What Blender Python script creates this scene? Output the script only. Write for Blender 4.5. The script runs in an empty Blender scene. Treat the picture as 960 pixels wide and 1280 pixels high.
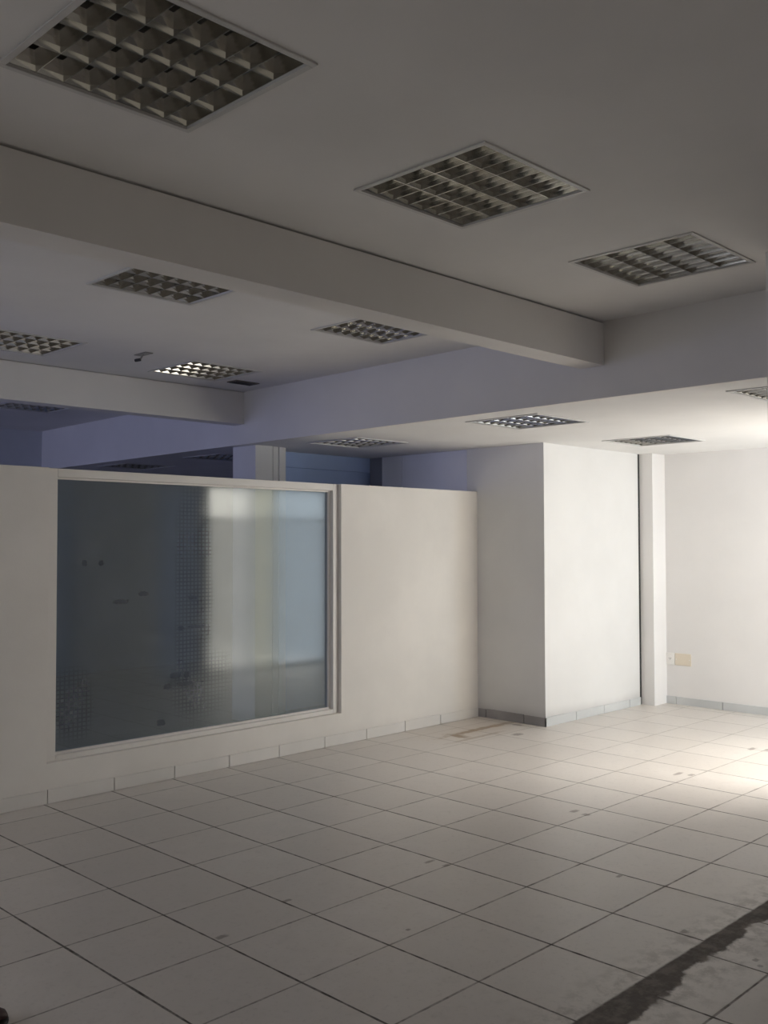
import bpy, bmesh, math, random
from mathutils import Vector, Matrix
random.seed(7)
S = bpy.context.scene
COL = S.collection

# ------------------------------------------------------------------ camera
FPX, YAW, PITCH, ROLL, EYE = 1209.7, 0.779510, 0.031663, -0.001951, 1.578
fw = Vector((math.cos(YAW)*math.cos(PITCH), math.sin(YAW)*math.cos(PITCH), math.sin(PITCH)))
r0 = Vector((math.sin(YAW), -math.cos(YAW), 0)); u0 = r0.cross(fw)
rt = math.cos(ROLL)*r0 + math.sin(ROLL)*u0
up = -math.sin(ROLL)*r0 + math.cos(ROLL)*u0
cam = bpy.data.cameras.new('camera'); co = bpy.data.objects.new('camera', cam); COL.objects.link(co)
cam.sensor_fit = 'VERTICAL'; cam.sensor_height = 36.0; cam.lens = 36.0*FPX/1280.0
cam.clip_start = 0.05; cam.clip_end = 100
co.matrix_world = Matrix(((rt.x, up.x, -fw.x, 0), (rt.y, up.y, -fw.y, 0), (rt.z, up.z, -fw.z, EYE), (0, 0, 0, 1)))
S.camera = co

# ------------------------------------------------------------------ world, exposure
w = bpy.data.worlds.new('world'); S.world = w; w.use_nodes = True
w.node_tree.nodes['Background'].inputs[0].default_value = (0.55, 0.65, 0.9, 1)
w.node_tree.nodes['Background'].inputs[1].default_value = 0.3
vs = S.view_settings
vs.view_transform = 'Standard'; vs.look = 'None'; vs.gamma = 1.0; vs.use_curve_mapping = False
vs.exposure = 0.0

# daylight strengths of the inferred openings and the added fills (panes further down use them)
DAY_MAIN = 4.3      # frosted street windows in the right hand wall
DAY_BLUE = 6.0
FILL_LEFT = 4.0      # unseen window added to light the faces turned left      # far left windows
FILL_REAR = 0.40    # unseen shopfront added behind the viewer as warm fill
sun = bpy.data.lights.new('street_sun', 'SUN'); sun.energy = 27.0; sun.angle = 0.6; sun.color = (1.0, .95, .88)
so = bpy.data.objects.new('street_sun', sun); COL.objects.link(so); so.location = (9, -6, 8)
so.rotation_euler = Vector((-.95, 1.0, -1.15)).to_track_quat('-Z', 'Y').to_euler()

# ------------------------------------------------------------------ material helpers
def new_mat(name):
    m = bpy.data.materials.new(name); m.use_nodes = True
    nt = m.node_tree; nt.nodes.clear()
    return m, nt
class G:
    """small node graph helper"""
    def __init__(s, nt): s.nt = nt
    def n(s, t, **k):
        x = s.nt.nodes.new(t)
        for a, b in k.items(): setattr(x, a, b)
        return x
    def put(s, sock, v):
        if hasattr(v, 'links') or isinstance(v, bpy.types.NodeSocket): s.nt.links.new(v, sock)
        else: sock.default_value = v
    def m(s, op, a, b=0.0, c=None, clamp=False):
        x = s.n('ShaderNodeMath', operation=op, use_clamp=clamp)
        s.put(x.inputs[0], a); s.put(x.inputs[1], b)
        if c is not None: s.put(x.inputs[2], c)
        return x.outputs[0]
    def noise(s, vec, scale, detail=3.0, rough=0.55):
        x = s.n('ShaderNodeTexNoise'); s.put(x.inputs['Vector'], vec)
        x.inputs['Scale'].default_value = scale; x.inputs['Detail'].default_value = detail; x.inputs['Roughness'].default_value = rough
        return x.outputs[0]
    def ramp(s, v, lo, hi, a=0.0, b=1.0):
        x = s.n('ShaderNodeMapRange'); s.put(x.inputs[0], v)
        for i, q in zip((1, 2, 3, 4), (lo, hi, a, b)): s.put(x.inputs[i], q)
        x.interpolation_type = 'SMOOTHSTEP'
        return x.outputs[0]
    def mix(s, f, a, b):
        x = s.n('ShaderNodeMix', data_type='RGBA'); s.put(x.inputs[0], f); s.put(x.inputs[6], a); s.put(x.inputs[7], b)
        return x.outputs[2]
    def blob(s, X, Y, cx, cy, hx, hy, soft, wob=None):
        """1 inside a soft box/ellipse mark"""
        dx = s.m('DIVIDE', s.m('ABSOLUTE', s.m('SUBTRACT', X, cx)), hx)
        dy = s.m('DIVIDE', s.m('ABSOLUTE', s.m('SUBTRACT', Y, cy)), hy)
        d = s.m('POWER', s.m('ADD', s.m('POWER', dx, 3.0), s.m('POWER', dy, 3.0)), 0.3333)
        if wob is not None: d = s.m('ADD', d, wob)
        return s.ramp(d, 1.0-soft, 1.0+soft, 1.0, 0.0)
def rgb(*c): return (c[0], c[1], c[2], 1.0)

def plaster(name, col, var=0.05, rough=0.75, bump=0.05, base_dark=0.0, spec=0.3):
    m, nt = new_mat(name); g = G(nt)
    P = g.n('ShaderNodeNewGeometry').outputs['Position']
    n1 = g.noise(P, 1.3, 4); n2 = g.noise(P, 60, 3)
    dark = rgb(*[c*(1-2.2*var) for c in col]); light = rgb(*[min(1, c*(1+var)) for c in col])
    c = g.mix(g.ramp(n1, .3, .7), dark, light)
    if base_dark:
        z = g.n('ShaderNodeSeparateXYZ'); g.put(z.inputs[0], P)
        f = g.m('MULTIPLY', g.ramp(g.m('ADD', z.outputs[2], g.m('MULTIPLY', n1, .12)), .07, .22, 1, 0), base_dark)
        c = g.mix(f, c, rgb(.30, .28, .27))  # darker towards the foot of the wall
    b = g.n('ShaderNodeBsdfPrincipled'); g.put(b.inputs['Base Color'], c)
    b.inputs['Roughness'].default_value = rough; b.inputs['Specular IOR Level'].default_value = spec
    bp = g.n('ShaderNodeBump'); bp.inputs['Strength'].default_value = bump; bp.inputs['Distance'].default_value = .01
    g.put(bp.inputs['Height'], n2); g.put(b.inputs['Normal'], bp.outputs[0])
    o = g.n('ShaderNodeOutputMaterial'); g.put(o.inputs[0], b.outputs[0])
    return m
def simple(name, col, rough=.5, metal=0.0, spec=.5, var=.04, scale=25):
    m, nt = new_mat(name); g = G(nt)
    P = g.n('ShaderNodeTexCoord').outputs['Object']
    n1 = g.noise(P, scale, 3)
    c = g.mix(n1, rgb(*[q*(1-var) for q in col]), rgb(*[min(1, q*(1+var)) for q in col]))
    b = g.n('ShaderNodeBsdfPrincipled'); g.put(b.inputs['Base Color'], c)
    g.put(b.inputs['Roughness'], g.ramp(n1, 0, 1, rough*.85, rough*1.15))
    b.inputs['Metallic'].default_value = metal; b.inputs['Specular IOR Level'].default_value = spec
    o = g.n('ShaderNodeOutputMaterial'); g.put(o.inputs[0], b.outputs[0])
    return m
def lit(name, col, strength, cell=0.0):
    """a pane of daylit frosted glass"""
    m, nt = new_mat(name); g = G(nt)
    e = g.n('ShaderNodeEmission'); e.inputs[0].default_value = rgb(*col); e.inputs[1].default_value = strength
    o = g.n('ShaderNodeOutputMaterial')
    if cell:
        tr = g.n('ShaderNodeBsdfTransparent'); ad = g.n('ShaderNodeMixShader'); ad.inputs[0].default_value = cell
        e.inputs[1].default_value = strength/(1-cell)
        g.put(ad.inputs[1], e.outputs[0]); g.put(ad.inputs[2], tr.outputs[0]); g.put(o.inputs[0], ad.outputs[0])
    else: g.put(o.inputs[0], e.outputs[0])
    return m

TS, TX, TY = 0.45015, 1.8479, 2.2418          # floor tile size and grid origin
def floor_mat():
    m, nt = new_mat('floor_tiles'); g = G(nt)
    P = g.n('ShaderNodeNewGeometry').outputs['Position']
    s = g.n('ShaderNodeSeparateXYZ'); g.put(s.inputs[0], P)
    X, Y = s.outputs[0], s.outputs[1]
    big = g.noise(P, .9, 4); med = g.noise(P, 5.5, 5, .6); fine = g.noise(P, 45, 4, .7); rag = g.noise(P, 14, 5, .7)
    other = g.m('LESS_THAN', Y, 1.775)         # the room on the other side of the vanished wall has its own grid
    ox = g.m('ADD', TX, g.m('MULTIPLY', other, 3.089-1.8479)); oy = g.m('ADD', TY, g.m('MULTIPLY', other, 1.522-2.2418))
    u = g.m('DIVIDE', g.m('SUBTRACT', X, ox), TS); v = g.m('DIVIDE', g.m('SUBTRACT', Y, oy), TS)
    def edge(t):
        f = g.m('FRACT', t); return g.m('MULTIPLY', g.m('MINIMUM', f, g.m('SUBTRACT', 1.0, f)), TS)
    eu, ev = edge(u), edge(v)
    jit = g.ramp(med, .3, .7, .0026, .0052)
    gu = g.ramp(g.m('SUBTRACT', eu, jit), -.0006, .0026, 1, 0)
    gv = g.ramp(g.m('SUBTRACT', ev, jit), -.0010, .0022, 1, 0)
    ci = g.n('ShaderNodeCombineXYZ'); g.put(ci.inputs[0], g.m('FLOOR', u)); g.put(ci.inputs[1], g.m('FLOOR', v)); g.put(ci.inputs[2], other)
    wn = g.n('ShaderNodeTexWhiteNoise', noise_dimensions='3D'); g.put(wn.inputs['Vector'], ci.outputs[0])
    c = g.mix(wn.outputs[0], rgb(.66, .615, .57), rgb(.72, .675, .63))
    c = g.mix(g.ramp(med, .25, .75), g.mix(.5, c, rgb(.61, .56, .51)), c)
    c = g.mix(g.m('MULTIPLY', g.ramp(fine, .52, .75), .35), c, rgb(.42, .385, .35))
    c = g.mix(g.m('MULTIPLY', g.ramp(rag, .52, .8), .35), c, rgb(.45, .41, .37))
    # grubby grout: nearly black along x = const, softer along y = const (grazing shade painted in), fainter farther from the viewer
    cl = g.ramp(g.m('ADD', X, Y), 8.0, 11.0, 1.0, .42)
    gd = g.ramp(rag, .3, .65, .62, 1.0)
    c = g.mix(g.m('MULTIPLY', g.m('MULTIPLY', gu, gd), cl), c, rgb(.07, .06, .052))
    c = g.mix(g.m('MULTIPLY', g.m('MULTIPLY', gv, g.ramp(rag, .35, .7, .35, .85)), cl), c, rgb(.10, .088, .075))
    # small chips and stains
    wob = g.m('MULTIPLY', g.m('SUBTRACT', rag, .5), 2.4)
    fw_ = g.m('MULTIPLY', g.m('SUBTRACT', fine, .5), 2.0)
    tot = None
    for (x, y, hx, hy) in ((2.768,3.346,.022,.012), (2.336,3.229,.028,.014), (3.600,3.245,.03,.012), (3.614,3.150,.022,.012),
                           (2.912,2.744,.010,.008), (4.862,3.238,.032,.018), (4.847,3.150,.022,.022), (4.072,2.465,.022,.010),
                           (6.14,3.251,.05,.016), (6.165,3.170,.03,.018), (7.263,3.234,.05,.02), (7.30,3.13,.03,.02),
                           (6.468,4.853,.05,.035), (6.80,5.10,.03,.05), (3.621,1.609,.014,.010), (3.58,1.575,.012,.010), (3.68,1.93,.02,.015)):
        b = g.blob(X, Y, x, y, hx, hy, .35, fw_)
        tot = b if tot is None else g.m('MAXIMUM', tot, b)
    c = g.mix(g.m('MULTIPLY', tot, .62), c, rgb(.13, .095, .075))
    # rusty water stain by the column
    rs = g.blob(X, Y, 6.42, 5.22, .42, .035, .5, wob)
    rs = g.m('MAXIMUM', rs, g.blob(X, Y, 6.08, 5.17, .05, .10, .5, wob))
    rs = g.m('MAXIMUM', rs, g.m('MULTIPLY', g.blob(X, Y, 6.15, 5.02, .30, .02, .6, wob), .5))
    c = g.mix(g.m('MULTIPLY', rs, .95), c, rgb(.24, .15, .075))
    halo = g.blob(X, Y, 6.35, 5.35, .5, .30, .6, wob)
    c = g.mix(g.m('MULTIPLY', halo, .30), c, rgb(.52, .42, .32))
    # floor darker from the foot of the partition back
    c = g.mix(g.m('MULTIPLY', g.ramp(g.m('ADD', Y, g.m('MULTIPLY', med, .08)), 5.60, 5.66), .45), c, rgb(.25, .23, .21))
    # bare screed left by the removed wall, and mortar smears beside it
    r1 = g.m('MULTIPLY', g.m('SUBTRACT', rag, .5), .05)
    r2 = g.m('MULTIPLY', g.m('SUBTRACT', g.noise(P, 3.2, 4), .5), .22)
    yy = g.m('ADD', Y, g.m('ADD', r1, 0.0))
    hi_e = g.ramp(g.m('ADD', Y, g.m('MULTIPLY', r1, .35)), 1.826, 1.838, 1, 0)
    lo_e = g.ramp(g.m('ADD', yy, r2), 1.715, 1.735, 0, 1)
    strip = g.m('MULTIPLY', hi_e, lo_e)
    sc = g.mix(med, rgb(.085, .07, .06), rgb(.17, .145, .125))
    c = g.mix(strip, c, sc)
    near = g.m('MULTIPLY', g.ramp(Y, 1.84, 2.05, 1, 0), g.ramp(Y, 1.50, 1.7, 0, 1))
    smear = g.m('MULTIPLY', g.m('MULTIPLY', near, g.ramp(rag, .42, .62)), .5)
    c = g.mix(smear, c, rgb(.30, .265, .235))
    b = g.n('ShaderNodeBsdfPrincipled'); g.put(b.inputs['Base Color'], c)
    b.inputs['Specular IOR Level'].default_value = .45
    gr = g.m('MAXIMUM', g.m('MAXIMUM', gu, gv), strip)
    g.put(b.inputs['Roughness'], g.m('ADD', g.ramp(med, .2, .8, .32, .48), g.m('MULTIPLY', gr, .4)))
    bp = g.n('ShaderNodeBump'); bp.inputs['Strength'].default_value = .25; bp.inputs['Distance'].default_value = .004
    h = g.m('SUBTRACT', g.m('MULTIPLY', fine, .25), g.m('MAXIMUM', gu, gv)); g.put(bp.inputs['Height'], g.m('SUBTRACT', h, g.m('MULTIPLY', strip, g.m('ADD', .6, rag))))
    g.put(b.inputs['Normal'], bp.outputs[0])
    o = g.n('ShaderNodeOutputMaterial'); g.put(o.inputs[0], b.outputs[0])
    return m

def glass_mat():
    m, nt = new_mat('tinted_glass'); g = G(nt)
    P = g.n('ShaderNodeNewGeometry').outputs['Position']
    s = g.n('ShaderNodeSeparateXYZ'); g.put(s.inputs[0], P); X, Z = s.outputs[0], s.outputs[2]
    tr = g.n('ShaderNodeBsdfTransparent'); tr.inputs[0].default_value = rgb(.34, .42, .41)
    gl = g.n('ShaderNodeBsdfGlossy'); gl.inputs[0].default_value = rgb(.95, 1, .99)
    sm = g.noise(P, 2.0, 4)
    g.put(gl.inputs['Roughness'], g.ramp(sm, .3, .7, .07, .11))
    fr = g.n('ShaderNodeFresnel'); fr.inputs[0].default_value = 1.52
    mx = g.n('ShaderNodeMixShader'); g.put(mx.inputs[0], g.m('MULTIPLY', fr.outputs[0], 1.15, clamp=True))
    g.put(mx.inputs[1], tr.outputs[0]); g.put(mx.inputs[2], gl.outputs[0])
    # thin film of dust, and torn tape left on the glass
    df = g.n('ShaderNodeBsdfDiffuse'); df.inputs[0].default_value = rgb(.52, .56, .56)
    m2 = g.n('ShaderNodeMixShader'); g.put(m2.inputs[0], g.ramp(g.noise(P, 3.5, 5), .3, .8, .14, .20))
    g.put(m2.inputs[1], mx.outputs[0]); g.put(m2.inputs[2], df.outputs[0])
    wob = g.m('MULTIPLY', g.m('SUBTRACT', g.noise(P, 60, 3), .5), 1.2)
    tot = None
    for (x, z, hx, hz) in ((3.316,1.194,.055,.014), (3.483,1.24,.035,.014), (3.877,1.197,.04,.012), (3.78,.991,.025,.016), (3.91,.995,.07,.012),
                           (3.737,.671,.042,.018), (3.827,.668,.022,.022), (3.674,.601,.03,.018), (3.815,.605,.075,.016), (3.625,.364,.03,.022),
                           (3.052,1.451,.018,.018), (3.17,1.449,.018,.018)):
        b_ = g.blob(X, Z, x, z, hx, hz, .3, wob); tot = b_ if tot is None else g.m('MAXIMUM', tot, b_)
    # faint dark square grid in soft patches of the pane
    def ln(c, per): return g.ramp(g.m('ABSOLUTE', g.m('SUBTRACT', g.m('FRACT', g.m('DIVIDE', c, per)), .5)), .10, .24, 1, 0)
    grid = g.m('MAXIMUM', ln(X, .030), ln(Z, .027))
    reg = g.m('MAXIMUM', g.blob(X, Z, 3.885, 1.20, .15, .80, .25), g.m('MAXIMUM', g.blob(X, Z, 2.98, .56, .13, .22, .3), g.blob(X, Z, 3.95, .60, .22, .22, .35)))
    grid = g.m('MULTIPLY', g.m('MULTIPLY', grid, reg), g.ramp(g.noise(P, 3.0, 3), .25, .7, .35, .75))
    tot = g.m('MAXIMUM', tot, grid)
    dk = g.n('ShaderNodeBsdfDiffuse'); dk.inputs[0].default_value = rgb(.045, .055, .075)
    m3 = g.n('ShaderNodeMixShader'); g.put(m3.inputs[0], g.m('MULTIPLY', tot, .45)); g.put(m3.inputs[1], m2.outputs[0]); g.put(m3.inputs[2], dk.outputs[0])
    o = g.n('ShaderNodeOutputMaterial'); g.put(o.inputs[0], m3.outputs[0])
    return m

M = dict(
    ceil=plaster('ceiling_paint', (.77, .755, .735), .02),
    beam=plaster('beam_paint', (.77, .745, .715), .02),
    wall=plaster('wall_paint', (.80, .78, .765), .015),
    part=plaster('partition_paint', (.80, .765, .715), .03, base_dark=.12),
    colw=plaster('column_paint', (.745, .735, .72), .02, base_dark=.45),
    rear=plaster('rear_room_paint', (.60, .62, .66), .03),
    lilac=plaster('lilac_daylight_tint', (.88, .88, .93), .02), blue=plaster('blue_shade_tint', (.42, .54, .80), .04), slate=plaster('slate_paint', (.30, .31, .36), .04),  # lilac and blue: bluish daylight and shade of the rear room painted in
    dull=plaster('dull_plaster', (.42, .42, .42), .05),
    frame=simple('cream_frame', (.78, .745, .70), .45, var=.02),
    floor=floor_mat(), glass=glass_mat(),
    skirt=plaster('grey_skirting', (.60, .61, .61), .05, rough=.4, bump=.02, spec=.5),
    skirtw=plaster('cream_skirting', (.74, .71, .67), .04, rough=.45, bump=.02, spec=.5),
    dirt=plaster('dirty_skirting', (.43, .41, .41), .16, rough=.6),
    dark=simple('gap_shade', (.03, .03, .03), .9),
    alu=simple('polished_aluminium', (.56, .55, .51), .15, metal=1.0, var=.02),
    rim=simple('white_metal_rim', (.58, .57, .55), .35, var=.02),
    body=simple('grey_metal_housing', (.26, .25, .23), .5, var=.05),
    tube=simple('white_lamp_tube', (.60, .60, .58), .25, var=.01),
    socket=simple('white_plastic', (.85, .83, .80), .35, var=.01),
    beige=simple('beige_plastic', (.74, .66, .54), .4, var=.02),
    hole=simple('black_plastic', (.03, .03, .03), .5),
    smoke=simple('brown_plastic', (.13, .11, .10), .45),
    leather=simple('maroon_leather', (.035, .009, .009), .6),
    sole=simple('black_rubber', (.012, .011, .010), .6),
    steel=simple('dark_steel', (.16, .17, .19), .4, metal=.6),
)

# ------------------------------------------------------------------ mesh helpers
def box(bm, x0, x1, y0, y1, z0, z1):
    x0, x1 = sorted((x0, x1)); y0, y1 = sorted((y0, y1)); z0, z1 = sorted((z0, z1))
    v = [bm.verts.new((x, y, z)) for z in (z0, z1) for y in (y0, y1) for x in (x0, x1)]
    for f in ((0,2,3,1), (4,5,7,6), (0,1,5,4), (2,6,7,3), (0,4,6,2), (1,3,7,5)): bm.faces.new([v[i] for i in f])
def prism(bm, pts, z0, z1):
    a = [bm.verts.new((p[0], p[1], z0)) for p in pts]; b = [bm.verts.new((p[0], p[1], z1)) for p in pts]
    n = len(pts); bm.faces.new(a[::-1]); bm.faces.new(b)
    for i in range(n): bm.faces.new((a[i], a[(i+1) % n], b[(i+1) % n], b[i]))
def tube(bm, p0, p1, r, n=14, r2=None):
    p0, p1 = Vector(p0), Vector(p1); d = (p1-p0).normalized()
    a = d.orthogonal().normalized(); b = d.cross(a); r2 = r if r2 is None else r2
    A = [bm.verts.new(p0+(a*math.cos(t)+b*math.sin(t))*r) for t in [2*math.pi*i/n for i in range(n)]]
    B = [bm.verts.new(p1+(a*math.cos(t)+b*math.sin(t))*r2) for t in [2*math.pi*i/n for i in range(n)]]
    bm.faces.new(A[::-1]); bm.faces.new(B)
    for i in range(n): bm.faces.new((A[i], A[(i+1) % n], B[(i+1) % n], B[i]))
def obj(name, bm, mat, parent=None, bevel=0, smooth=False):
    bmesh.ops.recalc_face_normals(bm, faces=bm.faces[:])
    me = bpy.data.meshes.new(name); bm.to_mesh(me); bm.free()
    me.materials.append(M[mat] if isinstance(mat, str) else mat)
    if smooth:
        for p in me.polygons: p.use_smooth = True
    o = bpy.data.objects.new(name, me); COL.objects.link(o)
    if parent is not None: o.parent = parent
    if bevel:
        b = o.modifiers.new('bevel', 'BEVEL'); b.width = bevel; b.segments = 2; b.limit_method = 'ANGLE'
    return o
def struct(name, bm, mat, label=None, **k):
    o = obj(name, bm, mat, **k); o['kind'] = 'structure'
    if label: o['label'] = label
    return o
def sbox(name, mat, label, *b, **k):
    bm = bmesh.new()
    if isinstance(b[0], (tuple, list)):
        for q in b: box(bm, *q)
    else: box(bm, *b)
    return struct(name, bm, mat, label, **k)
def thing(name, label, cat, loc=(0, 0, 0), group=None):
    o = bpy.data.objects.new(name, None); COL.objects.link(o); o.location = loc; o.empty_display_size = .1
    o['label'] = label; o['category'] = cat
    if group: o['group'] = group
    return o

# ------------------------------------------------------------------ dimensions
HI, LO = 2.90, 2.44                     # two ceiling heights
PY = 5.62                               # partition front
def bx(y): return 4.99 + 0.0325*(y-2.1) # bulkhead face, very slightly skewed
LX, RX, NY, FY = -3.2, 8.75, -3.2, 10.9
LS = .309                               # half size of a lamp opening
LIGHTS = [  # x, y, high?
    (1.43, 2.290, 1), (2.785, 2.285, 1), (4.14, 2.245, 1),
    (2.725, 4.20, 1), (4.235, 4.20, 1), (2.83, 6.165, 1), (4.305, 6.185, 1), (4.25, 8.95, 1),
    (5.60, 2.165, 0), (5.615, 4.11, 0), (7.44, 4.13, 0), (5.76, 6.01, 0), (5.80, 7.95, 0), (5.75, 9.60, 0)]

# ------------------------------------------------------------------ shell
sbox('floor', 'floor', 'large pale ceramic floor tiles with grubby grout', LX, RX+.2, NY, FY+.2, -.12, 0)
def ceiling(name, x0f, x1f, y0, y1, z, holes, mat, label):
    """slab with square lamp openings; x limits may depend on y"""
    bm = bmesh.new()
    ys = sorted({y0, y1} | {h[1]-LS for h in holes} | {h[1]+LS for h in holes})
    for a, b in zip(ys[:-1], ys[1:]):
        mid = (a+b)/2
        hs = sorted([h for h in holes if h[1]-LS < mid < h[1]+LS], key=lambda h: h[0])
        segs = []; cur = (x0f(a), x0f(b))
        for h in hs:
            segs.append((cur, (h[0]-LS, h[0]-LS))); cur = (h[0]+LS, h[0]+LS)
        segs.append((cur, (x1f(a), x1f(b))))
        for (l, r) in segs: prism(bm, [(l[0], a), (r[0], a), (r[1], b), (l[1], b)], z, z+.10)
    return struct(name, bm, mat, label)
ceiling('ceiling', lambda y: LX, lambda y: bx(y)+.06, NY, FY+.1, HI, [l for l in LIGHTS if l[2]], 'ceil', 'grey plastered upper ceiling')
ceiling('ceiling', lambda y: bx(y)+.06, lambda y: RX+.2, 1.70, FY+.1, LO, [l for l in LIGHTS if not l[2]], 'ceil', 'bright white lowered ceiling over the far right corner')
bm = bmesh.new()
prism(bm, [(bx(1.70), 1.70), (bx(1.70)+.06, 1.70), (bx(FY)+.06, FY), (bx(FY), FY)], LO, HI+.10)
struct('trim_1', bm, 'beam', 'tall bulkhead face where the ceiling steps down to the right')
# dropped beams; a shadow gap is left under the slab
bm = bmesh.new()
prism(bm, [(LX, 3.11), (bx(3.11), 3.11), (bx(3.28), 3.28), (LX, 3.28)], 2.635, HI-.012)
prism(bm, [(LX, 3.135), (bx(3.135), 3.135), (bx(3.255), 3.255), (LX, 3.255)], HI-.012, HI)
struct('trim_2', bm, 'beam', 'long dropped ceiling beam crossing above the room in front of the partition')
bm = bmesh.new()
prism(bm, [(LX, 6.80), (bx(6.80), 6.80), (bx(6.95), 6.95), (LX, 6.95)], 2.615, HI-.008)
prism(bm, [(LX, 6.82), (bx(6.82), 6.82), (bx(6.93), 6.93), (LX, 6.93)], HI-.008, HI)
struct('trim_3', bm, 'beam', 'farther dropped ceiling beam behind the partition')

# outer walls
WL = [(5.55, 6.55), (7.15, 8.35), (8.75, 9.95)]     # blue daylight windows in the left wall (y ranges)
sbox('wall_left', 'wall', 'left wall with daylit windows beyond the partition',
     *([(LX-.2, LX, NY-.2, 3.4, 0, HI), (LX-.2, LX, 5.4, 7.15, 0, HI), (LX-.2, LX, 3.4, 5.4, 0, 1.1), (LX-.2, LX, 3.4, 5.4, 2.5, HI), (LX-.2, LX, 7.15, 9.95, 0, .9), (LX-.2, LX, 8.35, 8.75, .9, HI), (LX-.2, LX, 9.95, FY+.2, 0, HI),
        (LX-.2, LX, 7.15, 8.35, 2.75, HI), (LX-.2, LX, 8.75, 9.95, 2.75, HI)]))
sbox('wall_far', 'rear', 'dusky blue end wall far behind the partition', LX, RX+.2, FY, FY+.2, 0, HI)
sbox('wall_near', 'dull', 'wall behind the viewer', (LX-.2, -2.2, NY-.2, NY, 0, HI), (3.9, 5.2, NY-.2, NY, 0, HI), (-2.2, 3.9, NY-.2, NY, 2.3, HI))
sbox('wall_end', 'wall', 'white far wall on the right with a double socket plate', (RX, RX+.2, 1.70, FY, 0, LO+.08))
WX = 4.345
# right hand wall with the street openings
A0, A1, B0, B1, ZT = 6.02, 6.62, 6.72, 8.62, 2.28
sbox('wall_right', 'wall', 'wall end with the street windows just off the right edge',
     (WX, 4.72, 1.70, 1.84, 0, HI), (4.72, 5.03, 1.70, 1.84, ZT, HI), (5.03, 5.055, 1.70, 1.84, 0, HI), (5.055, A0, 1.70, 1.84, 0, LO), (A0, RX, 1.70, 1.84, ZT, LO), (A1, B0, 1.70, 1.84, 0, ZT), (B1, RX, 1.70, 1.84, 0, ZT))
sbox('wall_outside', 'dull', 'plain wall off to the right of the viewer', 4.84, 5.2, NY-.05, 1.70, 0, HI+.1)

# low partition
FX0, FX1, FZ0 = 2.77, 5.205, .240
sbox('wall_partition', 'part', 'low cream partition wall that stops well below the ceiling',
     (LX, FX0, PY, PY+.12, 0, 2.043), (FX1, 6.90, PY, PY+.12, 0, 2.043), (FX0, FX1, PY, PY+.12, 0, FZ0))
# column block, pilaster
sbox('wall_column', 'colw', 'boxed white column projecting beside the partition', 6.90, 8.470, 4.88, 5.74, 0, LO)
sbox('wall_column', 'wall', 'narrow white pilaster at the end of the boxed column', 8.506, RX, 4.742, 5.74, 0, LO)
sbox('trim_4', 'dark', 'black strip in place of the shaded gap between boxed column and pilaster', 8.470, 8.506, 4.882, 5.04, 0, LO)  # solid strip; the gap's shade is put into its black colour
# rear room beyond the partition
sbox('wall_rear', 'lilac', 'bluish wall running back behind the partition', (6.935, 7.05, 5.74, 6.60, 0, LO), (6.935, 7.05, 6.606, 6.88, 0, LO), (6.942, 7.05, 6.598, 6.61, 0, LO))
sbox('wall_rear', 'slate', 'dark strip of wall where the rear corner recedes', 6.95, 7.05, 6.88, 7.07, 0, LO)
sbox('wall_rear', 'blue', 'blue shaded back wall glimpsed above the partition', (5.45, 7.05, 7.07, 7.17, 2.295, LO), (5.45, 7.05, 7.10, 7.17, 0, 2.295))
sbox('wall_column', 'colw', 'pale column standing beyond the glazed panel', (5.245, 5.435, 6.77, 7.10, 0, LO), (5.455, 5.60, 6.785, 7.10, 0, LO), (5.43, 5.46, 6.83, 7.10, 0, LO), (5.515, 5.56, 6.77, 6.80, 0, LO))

# skirting, tile by tile joints
def skirting(name, mat, label, axis, fixed, depth, a, b, joints, h=.076):
    bm = bmesh.new(); e = sorted([a]+[j for j in joints if a < j < b]+[b]); gap = .0035
    for p, q in zip(e[:-1], e[1:]):
        p2 = p+(gap if p != a else 0); q2 = q-(gap if q != b else 0)
        hh = h+random.uniform(-.003, .003)
        if axis == 'x': box(bm, p2, q2, fixed-depth, fixed, 0, hh)
        else: box(bm, fixed-depth, fixed, p2, q2, 0, hh)
    return struct(name, bm, mat, label, bevel=.0015)
PJ = [2.77+.4502*i for i in range(-12, 9)]
skirting('baseboard_partition', 'skirtw', 'cream tile skirting along the foot of the partition', 'x', PY, .012, LX, 6.888, PJ, .082)
skirting('baseboard_column', 'skirt', 'grey tile skirting on the bright side of the boxed column', 'x', 4.88, .012, 6.888, 8.470, [7.351, 7.81, 8.26])
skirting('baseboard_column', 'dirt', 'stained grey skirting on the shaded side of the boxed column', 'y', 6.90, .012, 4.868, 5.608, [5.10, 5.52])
skirting('baseboard_end', 'skirt', 'grey tile skirting along the far right wall', 'y', RX, .012, 1.84, 4.742, [4.641, 4.169, 3.72, 3.27, 2.82, 2.37])
bm = bmesh.new()
for p, q in zip([LX]+PJ, PJ): box(bm, p+.001, q-.001, PY-.002, PY, .084, .0845) if q < 6.8 and p > LX else None
bm.free()

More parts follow.
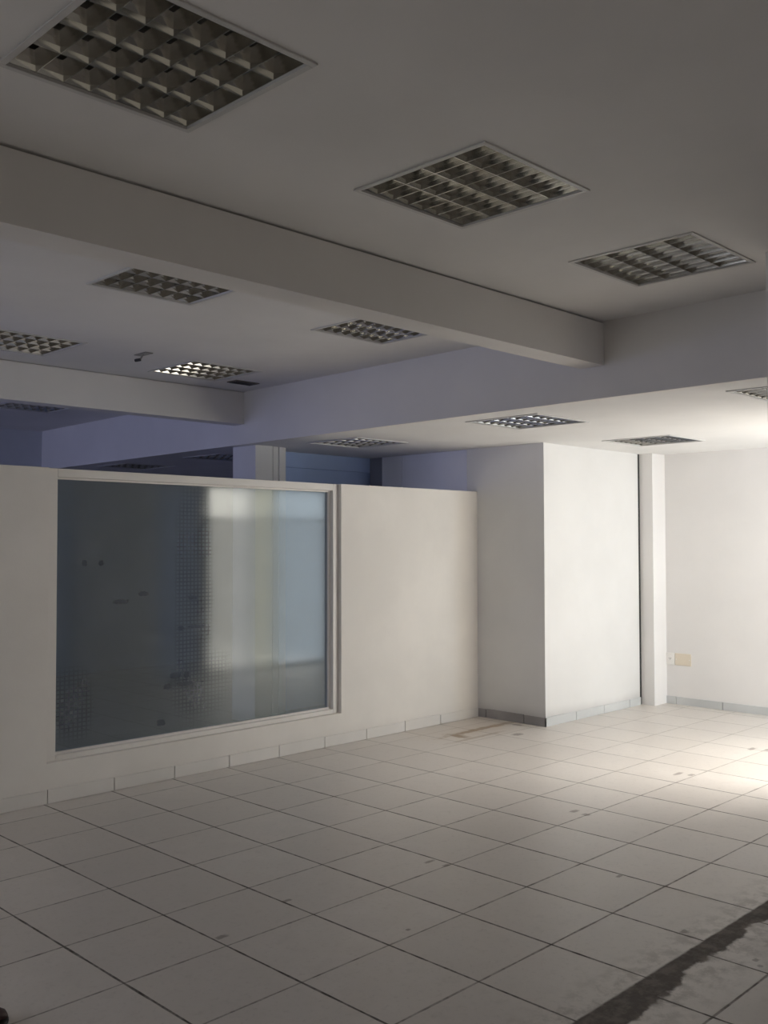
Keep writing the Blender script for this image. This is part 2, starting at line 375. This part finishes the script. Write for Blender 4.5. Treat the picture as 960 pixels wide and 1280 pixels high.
# ------------------------------------------------------------------ windows
# glazed unit in the partition
bm = bmesh.new()
GX0, GX1, GZ0, GZ1 = 2.855, 5.130, .286, 1.978
fy0, fy1 = PY+.035, PY+.11
box(bm, FX0, GX0-.012, fy0, fy1, FZ0, 2.043); box(bm, GX1+.02, FX1, fy0, fy1, FZ0, 2.043)
box(bm, GX0-.012, GX1+.02, fy0, fy1, GZ1+.012, 2.043); box(bm, GX0-.012, GX1+.02, fy0, fy1, FZ0, GZ0-.014)
wf = struct('window_1', bm, 'frame', 'big fixed glass panel in a cream frame set into the low partition', bevel=.003)
bm = bmesh.new(); b0, b1 = PY+.068, PY+.105
box(bm, GX0-.012, GX0, b0, b1, GZ0-.014, GZ1+.012); box(bm, GX1, GX1+.02, b0, b1, GZ0-.014, GZ1+.012)
box(bm, GX0, GX1, b0, b1, GZ1, GZ1+.012); box(bm, GX0, GX1, b0, b1, GZ0-.014, GZ0)
obj('glazing_bead', bm, 'frame', wf)
bm = bmesh.new(); y = PY+.086
bm.faces.new([bm.verts.new(p) for p in ((GX0, y, GZ0), (GX1, y, GZ0), (GX1, y, GZ1), (GX0, y, GZ1))])
obj('pane', bm, 'glass', wf)

def pane_mat(name, col, k, cell=0.0): return lit(name, col, k, cell)
# street windows in the right wall: bright frosted panes in a thin frame
bm = bmesh.new()
panes = [(B0+.03, 7.36, (1.0, .93, .83)), (7.40, 7.72, (.98, .93, .74)), (7.76, B1-.03, (.80, .90, 1.0))]
ZM = 1.86
xs = [B0, B0+.03, 7.36, 7.40, 7.72, 7.76, B1-.03, B1]
for i in (0, 2, 4, 6): box(bm, xs[i], xs[i+1], 1.74, 1.81, .02, ZT)
box(bm, B0, B1, 1.74, 1.81, ZT-.04, ZT); box(bm, B0, B1, 1.74, 1.81, .0, .05); box(bm, B0, B1, 1.745, 1.805, ZM, ZM+.03)
w2 = struct('window_2', bm, 'rim', 'frosted street window panes beside the wall end')
for i, (a, b, c) in enumerate(panes):
    for j, (z0, z1, k) in enumerate(((.05, ZM, .8), (ZM+.03, ZT-.04, 2.0 if i == 0 else 1.2))):
        bm = bmesh.new(); box(bm, a, b, 1.765, 1.775, z0, z1)
        obj('pane', bm, pane_mat('daylit_pane_%d%d' % (i, j), c, k*DAY_MAIN, .5), w2)
# narrow windows behind a square mesh grille
def mesh_window(name, A0, A1, k, label):
    bm = bmesh.new()
    box(bm, A0, A0+.03, 1.74, 1.81, 0, ZT); box(bm, A1-.03, A1, 1.74, 1.81, 0, ZT); box(bm, A0, A1, 1.74, 1.81, 0, .04); box(bm, A0, A1, 1.74, 1.81, ZT-.04, ZT)
    w3 = struct(name, bm, 'steel', label)
    bm = bmesh.new(); box(bm, A0+.03, A1-.03, 1.765, 1.775, .04, ZT-.04); obj('pane', bm, pane_mat('dim_pane', (.38, .52, .9), k), w3)
    bm = bmesh.new(); x = A0+.05
    while x < A1-.04: box(bm, x, x+.015, 1.79, 1.80, .04, ZT-.04); x += .043
    z = .06
    while z < ZT-.05: box(bm, A0+.03, A1-.03, 1.789, 1.801, z, z+.015); z += .043
    obj('grille', bm, 'steel', w3)
mesh_window('window_3', A0, A1, 1.5, 'narrow window behind a square mesh grille')
mesh_window('window_7', 4.72, 5.03, .7, 'slim window behind a mesh grille next to the wall end')
# blue daylight windows of the rear room
for n, (a, b) in enumerate(WL[1:]):
    bm = bmesh.new()
    box(bm, LX-.10, LX-.02, a, a+.05, .9, 2.75); box(bm, LX-.10, LX-.02, b-.05, b, .9, 2.75); box(bm, LX-.10, LX-.02, a, b, .9, .95); box(bm, LX-.10, LX-.02, a, b, 2.7, 2.75)
    wb = struct('window_%d' % (4+n), bm, 'rim', 'cool daylit window of the room behind the partition')
    bm = bmesh.new(); box(bm, LX-.07, LX-.06, a+.05, b-.05, .95, 2.7); obj('pane', bm, pane_mat('blue_pane_%d' % n, (.50, .56, 1.0), DAY_BLUE), wb)
bm = bmesh.new(); a, b = 3.4, 5.4  # window added to the unseen left wall to brighten faces turned left
for p, q in ((a, a+.05), (4.37, 4.43), (b-.05, b)): box(bm, LX-.10, LX-.02, p, q, 1.1, 2.5)
box(bm, LX-.10, LX-.02, a, b, 1.1, 1.15); box(bm, LX-.10, LX-.02, a, b, 2.45, 2.5)
wb = struct('window_6', bm, 'rim', 'unseen cool window added in the left wall to brighten faces turned left')
bm = bmesh.new(); box(bm, LX-.07, LX-.06, a+.05, b-.05, 1.15, 2.45); obj('pane', bm, pane_mat('left_fill_pane', (.86, .90, 1.0), FILL_LEFT), wb)
# glowing shopfront added behind the viewer for fill, unseen
bm = bmesh.new(); box(bm, -2.2, 3.9, NY-.1, NY-.02, 2.22, 2.3); box(bm, -2.2, 3.9, NY-.1, NY-.02, 0, .1)
ps = [-2.2, -.7, .8, 2.3, 3.82]
for x in ps: box(bm, x, x+.08, NY-.1, NY-.02, .1, 2.22)
d1 = struct('fill_doors_rear', bm, 'rim', 'unseen glowing shopfront doors added behind the viewer as fill light')
for i in range(4):
    bm = bmesh.new(); box(bm, ps[i]+.08, ps[i+1], NY-.07, NY-.06, .1, 2.22); obj('pane', bm, pane_mat('rear_fill_pane_%d' % i, (1.0, .92, .83), FILL_REAR), d1)

# ------------------------------------------------------------------ recessed lamps
NXC, NYC = 7, 4
def louvre_bm():
    """grid of parabolic aluminium cells: every cell flares from a narrow throat to its mouth"""
    bm = bmesh.new(); I = .292; zt = .052; z0 = .004
    cx, cy = 2*I/NXC, 2*I/NYC
    for i in range(NXC):
        for j in range(NYC):
            ax, ay = -I+i*cx, -I+j*cy
            prev = None
            for k in range(4):                       # three curved bands per reflector
                t = k/3.0; e = t**1.5; ix = .0012+e*.015; iy = .0012+e*.025; z = z0+(zt-z0)*t
                ring = [bm.verts.new(p) for p in ((ax+ix, ay+iy, z), (ax+cx-ix, ay+iy, z), (ax+cx-ix, ay+cy-iy, z), (ax+ix, ay+cy-iy, z))]
                if prev:
                    for q in range(4): bm.faces.new((prev[q], prev[(q+1) % 4], ring[(q+1) % 4], ring[q]))
                else:
                    mouth = ring
                prev = ring
    # thin lower edges of the blades
    for i in range(NXC+1): box(bm, -I+i*cx-.0012, -I+i*cx+.0012, -I, I, z0-.001, z0+.0005)
    for j in range(NYC+1): box(bm, -I, I, -I+j*cy-.0012, -I+j*cy+.0012, z0-.0008, z0+.0007)
    return bm
def make_light():
    t = thing('ceiling_light', '', 'ceiling light')
    bm = bmesh.new(); o, i, zb, zt = .314, .294, -.006, .004      # rim lip lying on the plaster
    for (a, b, c, d) in ((-o, o, -o, -i), (-o, o, i, o), (-o, -i, -i, i), (i, o, -i, i)): box(bm, a, b, c, d, zb, 0)
    box(bm, -.300, .300, -.300, -.294, 0, .03); box(bm, -.300, .300, .294, .300, 0, .03); box(bm, -.300, -.294, -.294, .294, 0, .03); box(bm, .294, .300, -.294, .294, 0, .03)
    obj('frame', bm, 'rim', t, bevel=.0015)
    obj('louvre', louvre_bm(), 'alu', t)
    bm = bmesh.new(); h = .300
    for (a, b, c, d) in ((-h-.004, h+.004, -h-.004, -h), (-h-.004, h+.004, h, h+.004), (-h-.004, -h, -h, h), (h, h+.004, -h, h)): box(bm, a, b, c, d, .001, .13)
    box(bm, -h, h, -h, h, .125, .13)
    obj('housing', bm, 'body', t)
    for j in range(NYC):
        bm = bmesh.new(); yy = -.292+(j+.5)*.146; tube(bm, (-.27, yy, .085), (.27, yy, .085), .013)
        obj('lamp_tube', bm, 'tube', t, smooth=False)
    return t
LBL = [
 'largest square louvred light, cut by the top left corner of the photo',
 'square louvred ceiling light nearest the middle of the upper ceiling, with a bright rim edge',
 'dim square louvred light on the upper ceiling at right, with short white glints',
 'louvred light just behind the long beam at left, half its cells pale',
 'small louvred light partly hidden behind the long beam, above the bulkhead',
 'louvred light cut by the left edge, just before the farther beam',
 'brightly glinting louvred light just before the farther beam, beside a dark slot',
 'barely visible dark louvred light behind the farther beam at the left edge',
 'louvred light on the lowered ceiling cut by the right edge of the photo',
 'bright louvred light on the lowered ceiling above the boxed column',
 'pale louvred light on the lowered ceiling in front of the far corner',
 'louvred light on the lowered ceiling above the right end of the glass panel',
 'dark louvred light on the lowered ceiling just left of the rear pale column',
 'faint louvred light deepest behind the partition, just above its top edge']
proto = make_light()
for k, (x, y, hi) in enumerate(LIGHTS):
    if k == 0: o = proto
    else:
        o = proto.copy(); COL.objects.link(o)
        for ch in list(proto.children):
            c = ch.copy(); COL.objects.link(c); c.parent = o
    o.location = (x, y, HI if hi else LO); o['label'] = LBL[k]
    o['group'] = 'recessed louvred ceiling lights'

# ------------------------------------------------------------------ small fittings
t = thing('wall_socket', 'white plastic wall socket next to the pilaster, left of a beige plate', 'socket', (RX, 4.700, .437))
bm = bmesh.new(); box(bm, -.010, 0, -.045, .042, -.058, .058); obj('cover_plate', bm, 'socket', t, bevel=.003)
bm = bmesh.new(); tube(bm, (-.014, 0, .006), (-.009, 0, .006), .021, 20); obj('socket_insert', bm, 'socket', t)
bm = bmesh.new()
for dy, dz in ((-.009, .006), (.009, .006), (0, -.004)): tube(bm, (-.0155, dy, dz), (-.0135, dy, dz), .0035, 10)
obj('pin_hole', bm, 'hole', t)
t = thing('blank_cover_plate', 'plain beige cover plate on the far wall, right of the socket', 'cover plate', (RX, 4.568, .437))
bm = bmesh.new(); box(bm, -.010, 0, -.085, .083, -.058, .058); obj('plate', bm, 'beige', t, bevel=.003)
for dy in (-.07, .068):
    bm = bmesh.new(); tube(bm, (-.0115, dy, 0), (-.0095, dy, 0), .004, 10); obj('screw', bm, 'socket', t)
# ceiling bits near the farther beam
t = thing('ceiling_bracket', 'small dark hanging bracket on the grey ceiling between two louvred lights', 'bracket', (3.60, 5.90, HI))
bm = bmesh.new(); box(bm, -.03, .03, -.06, .09, -.006, 0); obj('base_plate', bm, 'body', t)
bm = bmesh.new(); tube(bm, (0, .02, -.005), (0, .06, -.035), .006, 8); obj('arm', bm, 'body', t)
bm = bmesh.new(); tube(bm, (-.005, .05, -.038), (-.02, .09, -.040), .011, 10); obj('clip', bm, 'hole', t)
t = thing('ceiling_slot', 'dark narrow slot fitting on the ceiling beside the glinting louvred light', 'ceiling vent', (4.83, 6.40, HI))
bm = bmesh.new(); box(bm, -.12, .12, -.065, .065, -.008, 0); obj('frame', bm, 'smoke', t, bevel=.003)
bm = bmesh.new()
for i in range(4): box(bm, -.105, .105, -.05+i*.03, -.042+i*.03, -.012, -.008)
obj('slat', bm, 'hole', t)
# dark maroon shoe whose toe pokes into the bottom left corner
t = thing('shoe', 'dark maroon rounded shoe toe in the bottom left corner of the floor', 'shoe', (1.340, 3.185, 0))
def shoe_ring(bm, x, w, h, z0):
    n = 16; return [bm.verts.new((x, w*math.cos(a), z0+h*(.5+.5*math.sin(a)))) for a in [2*math.pi*i/n for i in range(n)]]
def loft(bm, rings):
    for a, b in zip(rings[:-1], rings[1:]):
        for i in range(len(a)): bm.faces.new((a[i], a[(i+1) % len(a)], b[(i+1) % len(a)], b[i]))
    bm.faces.new(rings[0][::-1]); bm.faces.new(rings[-1])
PR = [(-.20, .022, .05), (-.195, .032, .085), (-.17, .038, .095), (-.12, .038, .085), (-.06, .041, .065), (0, .048, .05), (.04, .047, .042), (.07, .038, .034), (.088, .024, .024), (.095, .008, .010)]
bm = bmesh.new(); loft(bm, [shoe_ring(bm, x, w, h, .016) for x, w, h in PR]); up_ = obj('upper', bm, 'leather', t, smooth=True)
bm = bmesh.new(); loft(bm, [shoe_ring(bm, x*1.02, w*1.08+.002, .018, 0) for x, w, h in PR]); obj('sole', bm, 'sole', t, smooth=True)
t.rotation_euler = (0, 0, math.radians(-8))
